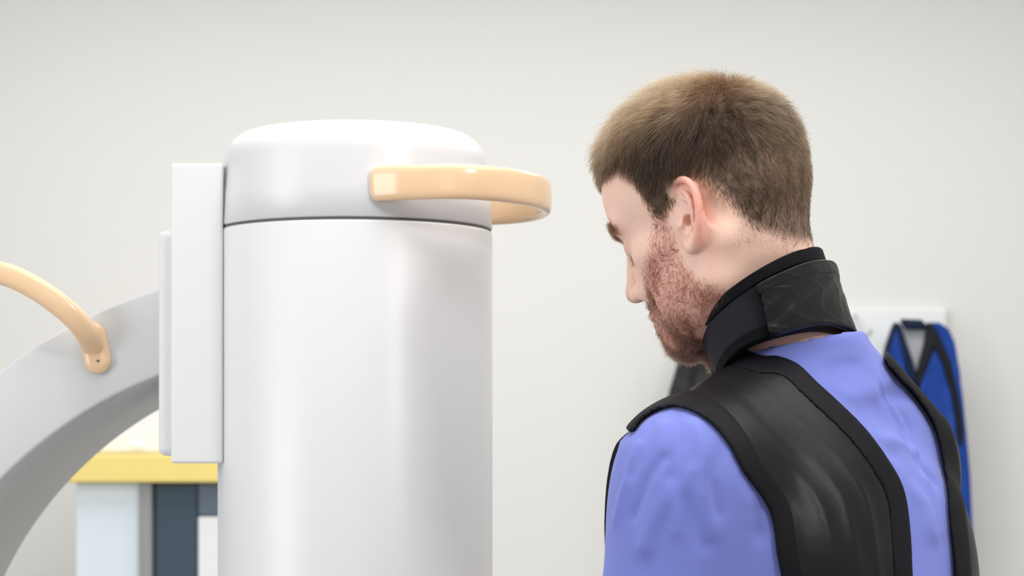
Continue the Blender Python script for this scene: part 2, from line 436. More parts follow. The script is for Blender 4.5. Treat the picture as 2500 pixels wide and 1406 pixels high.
cloth_slab('apron_body', [(1680, 775), (1740, 775), (1752, 830), (1768, 960), (1790, 1500), (1590, 1500), (1632, 960), (1652, 890), (1666, 820)], YA, 0.035, M_blackbg, bk, 0.012, 60, 8)
cloth_slab('grey_edging', [(1736, 778), (1745, 778), (1756, 830), (1770, 960), (1775, 1010), (1762, 1010), (1752, 940), (1742, 870)], YA - 0.01, 0.036, M_post, bk, 0.002, 60, 5, h=0.004)

# ------------------------------------------------------------------ the man
man = empty('person', (0.40, 1.84, 0.0), 'bearded man in periwinkle scrubs, black apron vest and neck collar, looking down', 'person')
psi, th, ro = math.radians(34.0), math.radians(21.3), math.radians(-3.9)
HO = np.array([0.2014, 1.9427, 1.5934])
Z = np.array([0, 0, 1.0])
fh = np.array([-math.cos(psi), math.sin(psi), 0]); lh = np.array([-math.sin(psi), -math.cos(psi), 0])
hf = math.cos(th) * fh - math.sin(th) * Z; hu0 = math.sin(th) * fh + math.cos(th) * Z
hl = math.cos(ro) * lh + math.sin(ro) * hu0; hu = -math.sin(ro) * lh + math.cos(ro) * hu0
RH = np.stack([hf, hl, hu], 1)                       # columns: forward, left, up
def toH(p): return (p - HO) @ RH
def fromH(q): return np.asarray(q) @ RH.T + HO

# torso frame
psT = math.radians(45); lean = math.radians(20)
tf = np.array([-math.cos(psT), math.sin(psT), 0]); tl = np.array([-math.sin(psT), -math.cos(psT), 0])
tu = math.cos(lean) * Z + math.sin(lean) * tf; tfw = math.cos(lean) * tf - math.sin(lean) * Z
RT = np.stack([tfw, tl, tu], 1)
SL = np.array([0.163, 1.830, 1.352]); SR = np.array([0.367, 2.060, 1.355])      # shoulder joints
TM = (SL + SR) / 2
NB = np.array([0.266, 1.982, 1.458])                # neck base
def toT(p): return (p - TM) @ RT
def fromT(q): return np.asarray(q) @ RT.T + TM
PEL = np.array([0.41, 1.83, 0.95])

# ear frame
ea_t, ea_f = math.radians(15), math.radians(20)
ev = np.array([-math.sin(ea_t), 0, math.cos(ea_t)]); eu0 = np.array([-math.cos(ea_t), 0, -math.sin(ea_t)])
eu = math.cos(ea_f) * eu0 + math.sin(ea_f) * np.array([0, 1, 0]); en = -math.sin(ea_f) * eu0 + math.cos(ea_f) * np.array([0, 1, 0])
EO = np.array([0.001, 0.0765, 0.0])
def ear_sdf(q):
    r = q - EO; e = np.stack([r @ eu, r @ ev, r @ en], 1) * 1000.0        # mm
    hel = np.array([(-3, 2, -2), (-9, 6, -2), (-13, 13, -1), (-14, 22, 0), (-11, 30, .5), (-4, 36, 1), (4, 37.5, 1.5), (12, 34, 2), (18, 27, 2.5), (20.5, 18, 2.5), (21, 8, 2.5), (19.5, -3, 2.5), (16, -12, 2), (11, -20, 1), (5, -25.5, 0), (-1, -26, -1), (-5, -21, -2)], float)
    rs = [2.0, 2.4, 2.8, 3.0, 3.2, 3.3, 3.3, 3.3, 3.3, 3.3, 3.4, 3.5, 3.7, 4.2, 4.6, 4.2, 3.5]
    hc = [np.array(x) for x in catmull(list(hel), 2)]
    rr = np.interp(np.linspace(0, len(rs) - 1, len(hc)), range(len(rs)), rs)
    helix = chain(e, hc, rr)
    out2 = hel[:, :2]
    pl = poly2(e[:, :2], out2)
    bend = 0.004 * (e[:, 0] - 4) ** 2
    plate = np.maximum(pl, np.abs(e[:, 2] + 4.6 - bend) - 1.4)
    anti = chain(e, [np.array(x, float) for x in [(0, 27, -1), (7, 22, 0.5), (11, 14, 1.2), (12.5, 4, 1.5), (10, -6, 1.2), (4, -12, 0.5), (-1, -13, 0)]], [2.0, 2.3, 2.6, 2.8, 2.8, 2.9, 2.6])
    anti2 = chain(e, [np.array(x, float) for x in [(-6, 22, -3), (3, 19, -1), (11, 14, 0.5)]], [1.5, 2.0, 2.6])
    trag = cap(e, (-8, -4, -1), (-3.5, -3.5, 0.8), 4.0, 2.8)
    lobe = ell(e, (3, -20, -1.2), (8.5, 7.5, 3.6))
    d = smin(plate, helix, 1.2); d = smin(d, anti, 1.2); d = smin(d, anti2, 1.0); d = smin(d, lobe, 4.0)
    d = smax(d, -ell(e, (3.2, -2.5, 1.0), (7.0, 9.0, 7.5)), 1.2)
    d = smax(d, -cap(e, (-8, 27, 1.5), (2, 14, 1.5), 2.2, 1.4), 1.2)
    d = smin(d, trag, 2.5)
    return d / 1000.0, e

def head_local(q):
    s = np.stack([q[:, 0], np.abs(q[:, 1]), q[:, 2]], 1)
    d = ell(s, (0.004, 0, 0.046), (0.0925, 0.0765, 0.0885))
    d = smin(d, ell(s, (-0.034, 0, 0.030), (0.055, 0.063, 0.062)), 0.03)
    d = smin(d, ell(s, (0.046, 0, 0.052), (0.054, 0.060, 0.058)), 0.03)
    d = smin(d, ell(s, (0.051, 0.0, -0.028), (0.043, 0.046, 0.052)), 0.03)
    d = smin(d, cap(s, (0.0885, 0.006, 0.029), (0.073, 0.046, 0.031), 0.0125, 0.011), 0.014)
    d = smin(d, ell(s, (0.050, 0.050, -0.008), (0.026, 0.018, 0.017)), 0.02)
    d = smin(d, cap(s, (0.006, 0.050, -0.056), (0.074, 0.018, -0.088), 0.0165, 0.017), 0.022)
    d = smin(d, cap(s, (0.006, 0.052, -0.056), (0.004, 0.060, -0.006), 0.0165, 0.014), 0.02)
    d = smin(d, ell(s, (0.036, 0.040, -0.046), (0.042, 0.026, 0.040)), 0.02)
    d = smin(d, ell(s, (0.080, 0, -0.088), (0.020, 0.021, 0.019)), 0.014)
    d = smin(d, ell(s, (0.076, 0, -0.060), (0.027, 0.028, 0.028)), 0.016)
    d = smin(d, ell(s, (0.030, 0, -0.070), (0.052, 0.045, 0.028)), 0.025)
    # eye socket, eyeball under closed lids
    d = smax(d, -ell(s, (0.1005, 0.033, 0.010), (0.016, 0.018, 0.013)), 0.010)
    d = smin(d, ell(s, (0.0765, 0.033, 0.009), (0.0148, 0.0160, 0.0135)), 0.004)
    lid = polyline_d(s, [np.array(x) for x in [(0.093, 0.017, 0.002), (0.0925, 0.026, -0.0005), (0.0905, 0.036, -0.0005), (0.083, 0.047, 0.002)]])
    d = smax(d, -(lid - 0.0010), 0.0012)
    # nose
    d = smin(d, cap(s, (0.088, 0.013, 0.002), (0.093, 0.018, -0.030), 0.008, 0.010), 0.012)
    d = smin(d, cap(s, (0.0955, 0, 0.024), (0.1130, 0, -0.018), 0.0075, 0.0085), 0.010)
    d = smin(d, ell(s, (0.1130, 0, -0.0250), (0.0120, 0.0105, 0.0095)), 0.006)
    d = smin(d, ell(s, (0.1050, 0.0135, -0.0285), (0.0105, 0.0062, 0.0078)), 0.005)
    d = smax(d, -ell(s, (0.1050, 0.0110, -0.0360), (0.0060, 0.0048, 0.0052)), 0.002)
    # lips
    d = smin(d, chain(s, [np.array(x) for x in [(0.1015, 0, -0.0545), (0.099, 0.012, -0.0560), (0.089, 0.025, -0.0605)]], [0.0052, 0.0046, 0.002]), 0.005)
    d = smin(d, chain(s, [np.array(x) for x in [(0.0995, 0, -0.0675), (0.097, 0.012, -0.0670), (0.089, 0.024, -0.0625)]], [0.0058, 0.005, 0.002]), 0.005)
    mouth = chain(s, [np.array(x) for x in [(0.1085, 0, -0.0610), (0.104, 0.013, -0.0612), (0.092, 0.026, -0.0617)]], [0.0012, 0.0012, 0.0012])
    d = smax(d, -mouth, 0.002)
    near = np.linalg.norm(s - EO, axis=1) < 0.055
    if near.any():
        ed, e = ear_sdf(s[near])
        sulc = chain(e, [np.array(x, float) for x in [(20, 26, -9), (21, 10, -9.5), (18, -8, -9), (10, -22, -7)]], [2.0, 3.0, 3.4, 2.4]) / 1000.0
        dd = smin(smax(d[near], -sulc, 0.003), ed, 0.0018)
        canal = ell(e, (0.2, -0.5, -5), (4.6, 5.6, 10)) / 1000.0
        notch = cap(e, (0, -4, 1.5), (-1.5, -11, 1.0), 2.6, 1.6) / 1000.0
        dd = smax(dd, -canal, 0.0015); dd = smax(dd, -notch, 0.0015)
        d[near] = dd
    return d

def neck_sdf(p):
    top = fromH((-0.022, 0, -0.030))
    d = cap(p, top, NB, 0.049, 0.054)
    d = smin(d, cap(p, fromH((-0.034, 0, -0.02)), NB + np.array([0.010, -0.01, 0.01]), 0.030, 0.040), 0.02)
    for s in (1, -1):                                     # sternomastoid
        d = smin(d, cap(p, fromH((-0.018, s * 0.055, -0.025)), NB + tfw * 0.05 + tl * s * 0.02 + np.array([0, 0, -0.03]), 0.017, 0.014), 0.018)
    return d

EL = SL + np.array([-0.045, -0.035, -0.30]); ER = SR + np.array([-0.02, 0.05, -0.30])
WL = EL + np.array([-0.20, 0.10, 0.03]); WR = ER + np.array([-0.20, 0.06, 0.04])
def torso_sdf(p):
    d = ell(p, fromT((0.02, 0, -0.16)), (1, 1, 1))        # placeholder scale, replaced below
    q = toT(p); s = np.stack([q[:, 0], np.abs(q[:, 1]), q[:, 2]], 1)
    d = ell(s, (0.030, 0, -0.135), (0.120, 0.155, 0.205))
    d = smin(d, ell(s, (-0.015, 0.075, -0.07), (0.072, 0.080, 0.105)), 0.05)
    d = smin(d, ell(s, (0.02, 0, -0.37), (0.108, 0.145, 0.16)), 0.08)
    d = smin(d, cap(p, NB + tfw * -0.015 + np.array([0, 0, -0.030]), SL + np.array([0, 0, 0.004]), 0.044, 0.046), 0.04)
    d = smin(d, cap(p, NB + tfw * -0.015 + np.array([0, 0, -0.030]), SR + np.array([0, 0, 0.004]), 0.044, 0.046), 0.04)
    d = smin(d, ell(s, (-0.01, 0, -0.02), (0.07, 0.075, 0.08)), 0.05)
    d = smin(d, cap(p, (0.322, 1.985, 1.424), (0.380, 2.02, 1.372), 0.042, 0.038), 0.03)
    return d
def arms_sdf(p):
    d = None
    for S, E_, W in ((SL, EL, WL), (SR, ER, WR)):
        e = chain(p, [S, S * 0.55 + E_ * 0.45, E_], [0.055, 0.049, 0.040], 0.02)
        e = smin(e, ell(p, S + np.array([0, 0, -0.03]), (0.062, 0.062, 0.075)), 0.03)
        e = smin(e, chain(p, [E_, E_ * 0.6 + W * 0.4, W], [0.041, 0.039, 0.027], 0.01), 0.02)
        d = e if d is None else np.minimum(d, e)
    return d
def hands_sdf(p):
    d = None
    for W, E_ in ((WL, EL), (WR, ER)):
        f = nrm(W - E_); sd = nrm(np.cross(f, Z)); dn = nrm(np.cross(sd, f))
        pc = W + f * 0.05
        e = chain(p, [W, W + f * 0.045, W + f * 0.085], [0.026, 0.028, 0.026])
        q = p - pc; e = smax(e, np.abs(q @ dn) - 0.015, 0.01)
        for k in range(4):
            b = W + f * 0.088 + sd * (0.026 - k * 0.0175); L_ = (0.068, 0.078, 0.072, 0.056)[k]
            m1 = b + f * L_ * 0.5 - dn * 0.006; m2 = b + f * L_ * 0.85 - dn * 0.025
            e = smin(e, chain(p, [b, m1, m2], [0.009, 0.0085, 0.0072]), 0.004)
        tb = W + f * 0.03 + sd * 0.028
        e = smin(e, chain(p, [tb, tb + f * 0.03 + sd * 0.022, tb + f * 0.058 + sd * 0.026 - dn * 0.012], [0.013, 0.0105, 0.0085]), 0.006)
        d = e if d is None else np.minimum(d, e)
    return d
def legs_sdf(p, r=0.0):
    d = ell(p, PEL + np.array([0, 0, 0.0]), (0.155, 0.145, 0.14))
    for s in (1, -1):
        hp_ = PEL + tl * s * 0.09 + np.array([0, 0, -0.04]); kn = hp_ + tf * 0.03 + np.array([0, 0, -0.42]); an = kn - tf * 0.04 + np.array([0, 0, -0.41])
        d = smin(d, chain(p, [hp_, kn, an], [0.088 + r, 0.062 + r, 0.042 + r], 0.02), 0.04)
    return d
def body_all(p):
    d = smin(torso_sdf(p), arms_sdf(p), 0.03)
    return smin(d, legs_sdf(p), 0.05)

def head_full(p):
    d = head_local(toH(p))
    d = smin(d, neck_sdf(p), 0.022)
    return d
def head_clip(p):
    d = smin(head_full(p), torso_sdf(p), 0.03)
    return smax(d, (p - (NB + np.array([0.03, 0, -0.06]))) @ (-tu), 0.004)

lo, hi = (0.035, 1.78, 1.385), (0.42, 2.16, 1.745)
HV, HQ = surface(head_clip, lo, hi, 0.00165, 3)
hd = head_full(HV); HN = grad(head_clip, HV)
def low_body(p):
    d = smin(torso_sdf(p), arms_sdf(p), 0.03); d = smin(d, legs_sdf(p), 0.05); return smin(d, hands_sdf(p), 0.012)
LV, LQ = surface(low_body, (-0.25, 1.45, 0.03), (0.75, 2.45, 1.50), 0.0075, 3)

# ---- regions in head coordinates (side outline x forward, z up), measured on the photograph and mirrored to the far side
bvh = BVHTree.FromPolygons([tuple(v) for v in HV], [tuple(int(i) for i in f) for f in HQ])
def on_head(px, py):
    o_ = Vector((0, 0, EYE)); d_ = Vector(at(px, py, 1.0)) - o_
    h_ = bvh.ray_cast(o_, d_.normalized())
    if h_[0] is None:
        best = None
        for k in range(1, 40):
            cx_, cy_ = 1760, 560
            h2 = bvh.ray_cast(o_, (Vector(at(px + (cx_ - px) * k / 60, py + (cy_ - py) * k / 60, 1.0)) - o_).normalized())
            if h2[0] is not None: best = h2[0]; break
        return toH(np.array([best]))[0]
    return toH(np.array([h_[0]]))[0]
hair_px = [(1496, 392), (1515, 400), (1540, 425), (1562, 470), (1580, 505), (1590, 535), (1628, 535), (1640, 510), (1650, 500), (1652, 470), (1662, 445), (1690, 432), (1712, 445), (1742, 460), (1768, 480), (1790, 520), (1812, 550), (1850, 572), (1900, 588), (1960, 604)]
hair_poly = [on_head(*q)[[0, 2]] for q in hair_px]
hair_poly = [np.array([0.130, 0.082])] + [np.array([0.096, 0.080])] + hair_poly[1:] + [np.array([-0.150, hair_poly[-1][1] - 0.002]), np.array([-0.15, 0.2]), np.array([0.13, 0.2])]
hair_poly = np.array(hair_poly)
beard_poly = np.array([(0.035, 0.019), (0.021, 0.013), (0.018, 0.004), (0.021, -0.012), (0.020, -0.033), (0.012, -0.052), (0.000, -0.064), (-0.012, -0.080), (-0.03, -0.13), (0.14, -0.14), (0.14, -0.041), (0.099, -0.040), (0.090, -0.038), (0.078, -0.030), (0.066, -0.018), (0.052, -0.006), (0.044, 0.007)])
def m_hair(q): return -poly2(q[:, [0, 2]], hair_poly)          # >0 inside
def m_beard(q): return -poly2(q[:, [0, 2]], beard_poly)


def sstep(x, a, b):
    t = np.clip((x - a) / (b - a), 0, 1); return t * t * (3 - 2 * t)
def skin_tone(P):
    q = toH(P); n = len(P)
    base = np.tile(np.array([0.87, 0.575, 0.465]), (n, 1))
    def mix(c, w_): base[:] = base * (1 - w_[:, None]) + np.array(c) * w_[:, None]
    aq = np.stack([q[:, 0], np.abs(q[:, 1]), q[:, 2]], 1)
    mix((0.80, 0.48, 0.39), 0.6 * np.exp(-(np.linalg.norm(aq - np.array([0.06, 0.055, -0.03]), axis=1) / 0.03) ** 2))
    mix((0.76, 0.39, 0.335), 0.75 * sstep(m_beard(q), -0.004, 0.010))
    r = aq - EO; e = np.stack([r @ eu, r @ ev, r @ en], 1)
    ear = (e[:, 2] > -0.0045) * (np.abs(e[:, 0] - 0.003) < 0.026) * (np.abs(e[:, 1] - 0.004) < 0.038) * (aq[:, 1] > 0.070)
    rim = sstep(e[:, 0], 0.006, 0.02) + sstep(e[:, 1], 0.02, 0.036)
    mix((0.86, 0.30, 0.23), ear * np.clip(rim, 0, 1) * 0.75)
    mix((0.84, 0.50, 0.41), ear * 0.35)
    mix((0.80, 0.40, 0.31), 0.7 * ((aq[:, 1] > 0.05) * np.exp(-(np.maximum(0, np.linalg.norm(np.stack([(e[:, 0] - 0.018) / 0.007, e[:, 1] / 0.03, (e[:, 2] + 0.009) / 0.006], 1), axis=1) - 0.3)) ** 2)))
    mix((0.62, 0.30, 0.24), 0.5 * np.exp(-(np.linalg.norm(aq - np.array([0.12, 0.0, -0.026]), axis=1) / 0.014) ** 2))
    lipd = np.abs(aq[:, 2] + 0.061) * (aq[:, 0] > 0.085) + (aq[:, 0] <= 0.085) * 1
    mix((0.55, 0.22, 0.20), 0.8 * sstep(-lipd, -0.012, -0.008) * (aq[:, 1] < 0.024))
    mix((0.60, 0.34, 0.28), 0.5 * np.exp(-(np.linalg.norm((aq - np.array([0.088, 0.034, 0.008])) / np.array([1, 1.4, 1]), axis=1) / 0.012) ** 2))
    hz = m_hair(q)
    mix((0.13, 0.085, 0.06), 0.85 * sstep(hz, -0.001, 0.012))
    return base

BV = np.concatenate([HV, LV]); BQ = np.concatenate([HQ, LQ + len(HV)])
body = mesh_np('body', BV, BQ, M_skin); parent_keep(body, man)
tone = np.concatenate([skin_tone(HV), np.tile(np.array([0.87, 0.575, 0.465]), (len(LV), 1))])
at_ = body.data.attributes.new('tone', 'FLOAT_COLOR', 'POINT')
at_.data.foreach_set('color', np.concatenate([tone, np.ones((len(tone), 1))], 1).astype(np.float32).ravel())

# ------------------------------------------------------------------ hair strands
def hair_mat(name, c0, c1, rough=0.35):
    m = bpy.data.materials.new(name); m.use_nodes = True; nt = m.node_tree
    for n_ in list(nt.nodes): nt.nodes.remove(n_)
    out = nt.nodes.new('ShaderNodeOutputMaterial'); h_ = nt.nodes.new('ShaderNodeBsdfHairPrincipled')
    h_.parametrization = 'COLOR'
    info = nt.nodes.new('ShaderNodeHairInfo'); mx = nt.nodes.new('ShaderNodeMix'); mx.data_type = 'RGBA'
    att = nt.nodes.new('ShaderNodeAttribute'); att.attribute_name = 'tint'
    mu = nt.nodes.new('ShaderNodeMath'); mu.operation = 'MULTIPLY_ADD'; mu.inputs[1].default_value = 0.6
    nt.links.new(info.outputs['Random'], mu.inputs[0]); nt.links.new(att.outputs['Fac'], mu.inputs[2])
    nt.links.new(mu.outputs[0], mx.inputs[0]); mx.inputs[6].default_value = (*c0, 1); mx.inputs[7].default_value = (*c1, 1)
    nt.links.new(mx.outputs[2], h_.inputs['Color']); h_.inputs['Roughness'].default_value = rough; h_.inputs['IOR'].default_value = 1.38; h_.inputs['Radial Roughness'].default_value = 0.6
    nt.links.new(h_.outputs[0], out.inputs[0]); return m
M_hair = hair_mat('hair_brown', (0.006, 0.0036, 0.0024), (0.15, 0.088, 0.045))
M_beard = hair_mat('beard_brown', (0.02, 0.010, 0.007), (0.16, 0.075, 0.045))
M_brow = hair_mat('brow_brown', (0.07, 0.04, 0.025), (0.13, 0.08, 0.05))

def strands(name, P, rad, m, parent, tint=None):
    n, k, _ = P.shape
    hc = bpy.data.hair_curves.new(name); hc.add_curves([k] * n)
    hc.attributes['position'].data.foreach_set('vector', P.astype(np.float32).ravel()) if 'position' in hc.attributes else hc.points.foreach_set('position', P.astype(np.float32).ravel())
    ra = hc.attributes.get('radius') or hc.attributes.new('radius', 'FLOAT', 'POINT')
    if tint is not None:
        ta = hc.attributes.new('tint', 'FLOAT', 'CURVE'); ta.data.foreach_set('value', tint.astype(np.float32))
    rr = np.tile(rad * np.linspace(1, 0.35, k), n)
    ra.data.foreach_set('value', rr.astype(np.float32))
    hc.materials.append(m)
    o = bpy.data.objects.new(name, hc); C.objects.link(o); parent_keep(o, parent); return o

QH = toH(HV)
tri = HQ; cen = HV[tri].mean(1); qc = toH(cen); NC = HN[tri[:, 0]]; NC = NC / np.linalg.norm(NC, axis=1, keepdims=True)
NCl = NC @ RH
def is_ear(q):
    aq = np.stack([q[:, 0], np.abs(q[:, 1]), q[:, 2]], 1); r = aq - EO
    e = np.stack([r @ eu, r @ ev, r @ en], 1)
    return (aq[:, 1] > 0.0755) & (np.abs(e[:, 0] - 0.0045) < 0.0205) & (np.abs(e[:, 1] - 0.005) < 0.036) & (e[:, 2] > -0.0075)
def pick(wt, n):
    wt = wt / wt.sum(); i = RNG.choice(len(wt), n, p=wt)
    a_, b_ = RNG.random((2, n, 1))
    v = HV[tri[i]]; P = (v[:, 0] * (1 - a_) + v[:, 1] * a_) * (1 - b_) + (v[:, 3] * (1 - a_) + v[:, 2] * a_) * b_
    return P, NC[i], i

def lowf(q, seed, fr): return fold_noise(q, fr, seed, 1)

def grow(P, N, L, steps, flow, lift0, lift1, jit):
    """P, N world; flow(q local)->local dirs; returns (n, steps+1, 3)"""
    out = [P]; cur = P; n = len(P)
    j = RNG.normal(size=(n, 3)) * jit
    for s in range(steps):
        q = toH(cur)
        g = grad(lambda x: head_local_smooth(toH(x)), cur, 0.002)
        fl = flow(q) @ RH.T
        fl = fl - g * (fl * g).sum(1, keepdims=True); fl /= np.maximum(np.linalg.norm(fl, axis=1, keepdims=True), 1e-6)
        lf = lift0 + (lift1 - lift0) * s / max(1, steps - 1)
        d = fl + g * (lf if np.isscalar(lf) else lf[:, None]) + j + RNG.normal(size=(n, 3)) * jit * 0.35
        d /= np.linalg.norm(d, axis=1, keepdims=True)
        cur = cur + d * (L / steps)[:, None]; out.append(cur)
    return np.stack(out, 1)
def head_local_smooth(q):
    s = np.stack([q[:, 0], np.abs(q[:, 1]), q[:, 2]], 1)
    d = ell(s, (0.004, 0, 0.046), (0.0925, 0.0765, 0.0885))
    d = smin(d, ell(s, (0.054, 0.0, -0.028), (0.044, 0.052, 0.052)), 0.03)
    d = smin(d, ell(s, (-0.034, 0, 0.030), (0.055, 0.063, 0.062)), 0.03)
    return smin(d, ell(s, (0.05, 0, -0.065), (0.048, 0.050, 0.038)), 0.03)

def hair_flow(q):
    s = np.sign(q[:, 1]); x, y, z = q[:, 0], q[:, 1], q[:, 2]
    topw = sstep(z, 0.075, 0.115)
    side = np.stack([0.38 + 0 * x, 0 * x, -1.0 + 0 * x], 1)
    back = np.stack([-0.10 + 0 * x, -0.15 * s, -1.0 + 0 * x], 1)
    bw = sstep(-x, 0.02, 0.07)[:, None]
    low = side * (1 - bw) + back * bw
    top = np.stack([1.0 + 0 * x, 0.45 + 0 * x, -0.15 + 0 * x], 1)
    crown = sstep(-x, 0.015, 0.085)[:, None]
    top = top * (1 - crown) + np.stack([-0.8 + 0 * x, 0.2 * s, -0.5 + 0 * x], 1) * crown
    top[:, 1] += 4 * (crown * (1 - crown))[:, 0] * 0.9
    tw = topw[:, None]
    f = low * (1 - tw) + top * tw
    f[:, 0] += 0.30 * lowf(q, 3, 90) + 0.25 * lowf(q, 8, 420); f[:, 1] += 0.30 * lowf(q, 4, 90) + 0.3 * lowf(q, 9, 420); f[:, 2] += 0.2 * lowf(q, 5, 90)
    return f
mh = m_hair(qc); earm = is_ear(qc)
dens = sstep(mh, -0.003, 0.005) * (~earm)
dens *= np.where(qc[:, 2] < 0.035, 0.75, 1.0)
P, N, I = pick(dens, 52000)
q0 = toH(P)
L = 0.0075 + 0.016 * sstep(q0[:, 2], 0.02, 0.085) + 0.014 * sstep(q0[:, 2], 0.085, 0.12) * sstep(q0[:, 0], -0.06, 0.04)
L *= sstep(m_hair(q0), -0.006, 0.012) * 0.6 + 0.4
L *= 1 - 0.35 * sstep(q0[:, 0], 0.055, 0.085)
L *= RNG.uniform(0.75, 1.15, len(L))
lift = 0.28 + 0.50 * sstep(q0[:, 2], 0.06, 0.11) + 0.28 * sstep(-q0[:, 0], 0.02, 0.08)
S = grow(P, N, L, 5, hair_flow, lift, lift * 0.35, 0.13)
strands('hair', S, 0.000125, M_hair, man, 0.50 * sstep(q0[:, 2], 0.08, 0.115) + 0.12 * sstep(-q0[:, 0], 0.06, 0.085) - 0.16)  # top strands tinted lighter: sun-bleached colour plus overhead light put into the tint
# soft nape hairs below the hairline
dn_ = sstep(mh, -0.022, 0.0) * (mh < 0.001) * (qc[:, 0] < -0.03) * (~earm) * (cen[:, 2] > 1.53)
P, N, I = pick(dn_, 1500)
S = grow(P, N, np.full(len(P), 0.008) * RNG.uniform(.6, 1.2, len(P)), 4, hair_flow, 0.15, 0.05, 0.25)
strands('nape_hair', S, 0.00007, M_hair, man)

# beard: short wiry hairs, thinner on the cheek, denser on chin and moustache
mb = m_beard(qc)
db = sstep(mb, -0.004, 0.008) * (~earm) * (qc[:, 2] < 0.03)
aqc = np.stack([qc[:, 0], np.abs(qc[:, 1]), qc[:, 2]], 1)
chinw = sstep(-qc[:, 2], 0.06, 0.09) * sstep(qc[:, 0], 0.03, 0.07)
must = np.exp(-((qc[:, 2] + 0.048) / 0.008) ** 2) * (qc[:, 0] > 0.07)
edge = np.exp(-((mb - 0.012) / 0.01) ** 2)
db = db * (0.45 + 1.6 * chinw + 1.5 * must + 0.35 * edge)
lip = (np.abs(qc[:, 2] + 0.061) < 0.0085) & (aqc[:, 1] < 0.024) & (qc[:, 0] > 0.085)
db = db * ~((qc[:, 2] < -0.090) & (qc[:, 0] < 0.050)) * np.where(lip, 0.03, 1.0) * (qc[:, 2] > -0.125)
P, N, I = pick(db, 25000)
q0 = toH(P)
cw = sstep(-q0[:, 2], 0.06, 0.09) * sstep(q0[:, 0], 0.03, 0.07)
L = (0.0050 + 0.0028 * cw) * RNG.uniform(0.6, 1.3, len(P))
def beard_flow(q):
    f = np.stack([0.35 + 0 * q[:, 0], 0 * q[:, 0], -1 + 0 * q[:, 0]], 1)
    f[:, 0] += 0.9 * lowf(q, 13, 260); f[:, 2] += 0.7 * lowf(q, 14, 260)
    return f
S = grow(P, N, L, 5, beard_flow, 0.45, 0.15, 0.42)
strands('beard', S, 0.000125, M_beard, man)

# eyebrows and lashes, both sides
def on_local_rows(lines, name, n, L_, m, fl, spread, rad, lift):
    Ps = []
    for s in (1, -1):
        for _ in range(n):
            t = RNG.random() * (len(lines) - 1); i = int(t); a_ = np.array(lines[i]) * (1 - (t - i)) + np.array(lines[i + 1]) * (t - i)
            a_ = a_ + RNG.normal(size=3) * spread; a_[1] = abs(a_[1]) * s; Ps.append(a_)
    q = np.array(Ps)
    for _ in range(4):
        d = head_local(q.copy()); g = grad(head_local, q, 0.0008); q = q - g * d[:, None]
    g = grad(head_local, q, 0.0008); sg = np.sign(q[:, 1])
    out = [q]; cur = q; LL = L_ * RNG.uniform(0.7, 1.2, len(q)); j = RNG.normal(size=(len(q), 3)) * 0.18
    for s_ in range(4):
        f = np.stack([fl[0] + 0 * sg, fl[1] * sg, fl[2] + 0 * sg], 1)
        f = f - g * (f * g).sum(1, keepdims=True) + g * lift + j; f /= np.linalg.norm(f, axis=1, keepdims=True)
        cur = cur + f * (LL / 4)[:, None]; out.append(cur)
    S_ = np.stack(out, 1); S_ = fromH(S_.reshape(-1, 3)).reshape(S_.shape)
    return strands(name, S_, rad, m, man)
on_local_rows([(0.101, 0.014, 0.027), (0.098, 0.026, 0.033), (0.090, 0.040, 0.034), (0.078, 0.052, 0.028)], 'eyebrows', 1200, 0.0095, M_brow, (-0.3, 1.0, 0.15), (0.002, 0.002, 0.0028), 0.00011, 0.35)
on_local_rows([(0.093, 0.020, 0.001), (0.0925, 0.028, -0.001), (0.0905, 0.037, -0.001), (0.084, 0.046, 0.001)], 'eyelashes', 90, 0.0055, M_brow, (0.4, 0.15, -1.0), (0.0004, 0.0004, 0.0004), 0.00013, 0.45)

# ------------------------------------------------------------------ scrubs
RN = nrm(np.array([-0.26, 0.10, 0.96])); RC = np.array([0.268, 1.975, 1.471])     # rim of the scrub neck
def neck_hole(p):
    r_ = p - RC; ax = r_ @ RN; rad = np.linalg.norm(r_ - ax[:, None] * RN, axis=1)
    return np.maximum(rad - 0.0675, -ax - 0.015)
def sleeve_sdf(p):
    d = None
    for S_, E_ in ((SL, EL), (SR, ER)):
        mid = S_ * 0.35 + E_ * 0.65
        e = chain(p, [S_, mid], [0.064, 0.070])
        e = smin(e, ell(p, S_ + np.array([0, 0, -0.035]), (0.070, 0.070, 0.085)), 0.03)
        ax = nrm(E_ - S_); cut = (p - (S_ * 0.25 + E_ * 0.75)) @ ax
        e = smax(e, cut, 0.004)
        d = e if d is None else np.minimum(d, e)
    return d
def scrub_base(p):
    d = torso_sdf(p) - 0.012
    d = smin(d, sleeve_sdf(p), 0.035)
    r_ = p - RC; ax = r_ @ RN; rad = np.linalg.norm(r_ - ax[:, None] * RN, axis=1)
    st = smax(smax(rad - 0.0735, ax, 0.004), -ax - 0.06, 0.01)
    return smin(d, st, 0.016)
def scrub_sdf(p):
    d = scrub_base(p)
    d = smax(d, -neck_hole(p), 0.003)
    d = smax(d, (PEL[2] - 0.12) - p[:, 2], 0.005)
    return d
SVt, SQ = surface(scrub_sdf, (-0.05, 1.62, 0.80), (0.66, 2.28, 1.56), 0.0036, 3)
sb = BVHTree.FromPolygons([tuple(v) for v in SVt], [tuple(int(i) for i in f) for f in SQ])
def on_scrub(px, py, off=0.0):
    o_ = Vector((0, 0, EYE)); cxy = (1900, 1150)
    for k in range(0, 60):
        h_ = sb.ray_cast(o_, (Vector(at(px + (cxy[0] - px) * k / 80, py + (cxy[1] - py) * k / 80, 1.0)) - o_).normalized())
        if h_[0] is not None: return np.array(h_[0])
VC = nrm(np.array([0.30, 1.92, -0.02]))                       # from the camera's side of him through the trunk
e1 = nrm(np.cross(VC, Z)); e2 = np.cross(e1, VC)
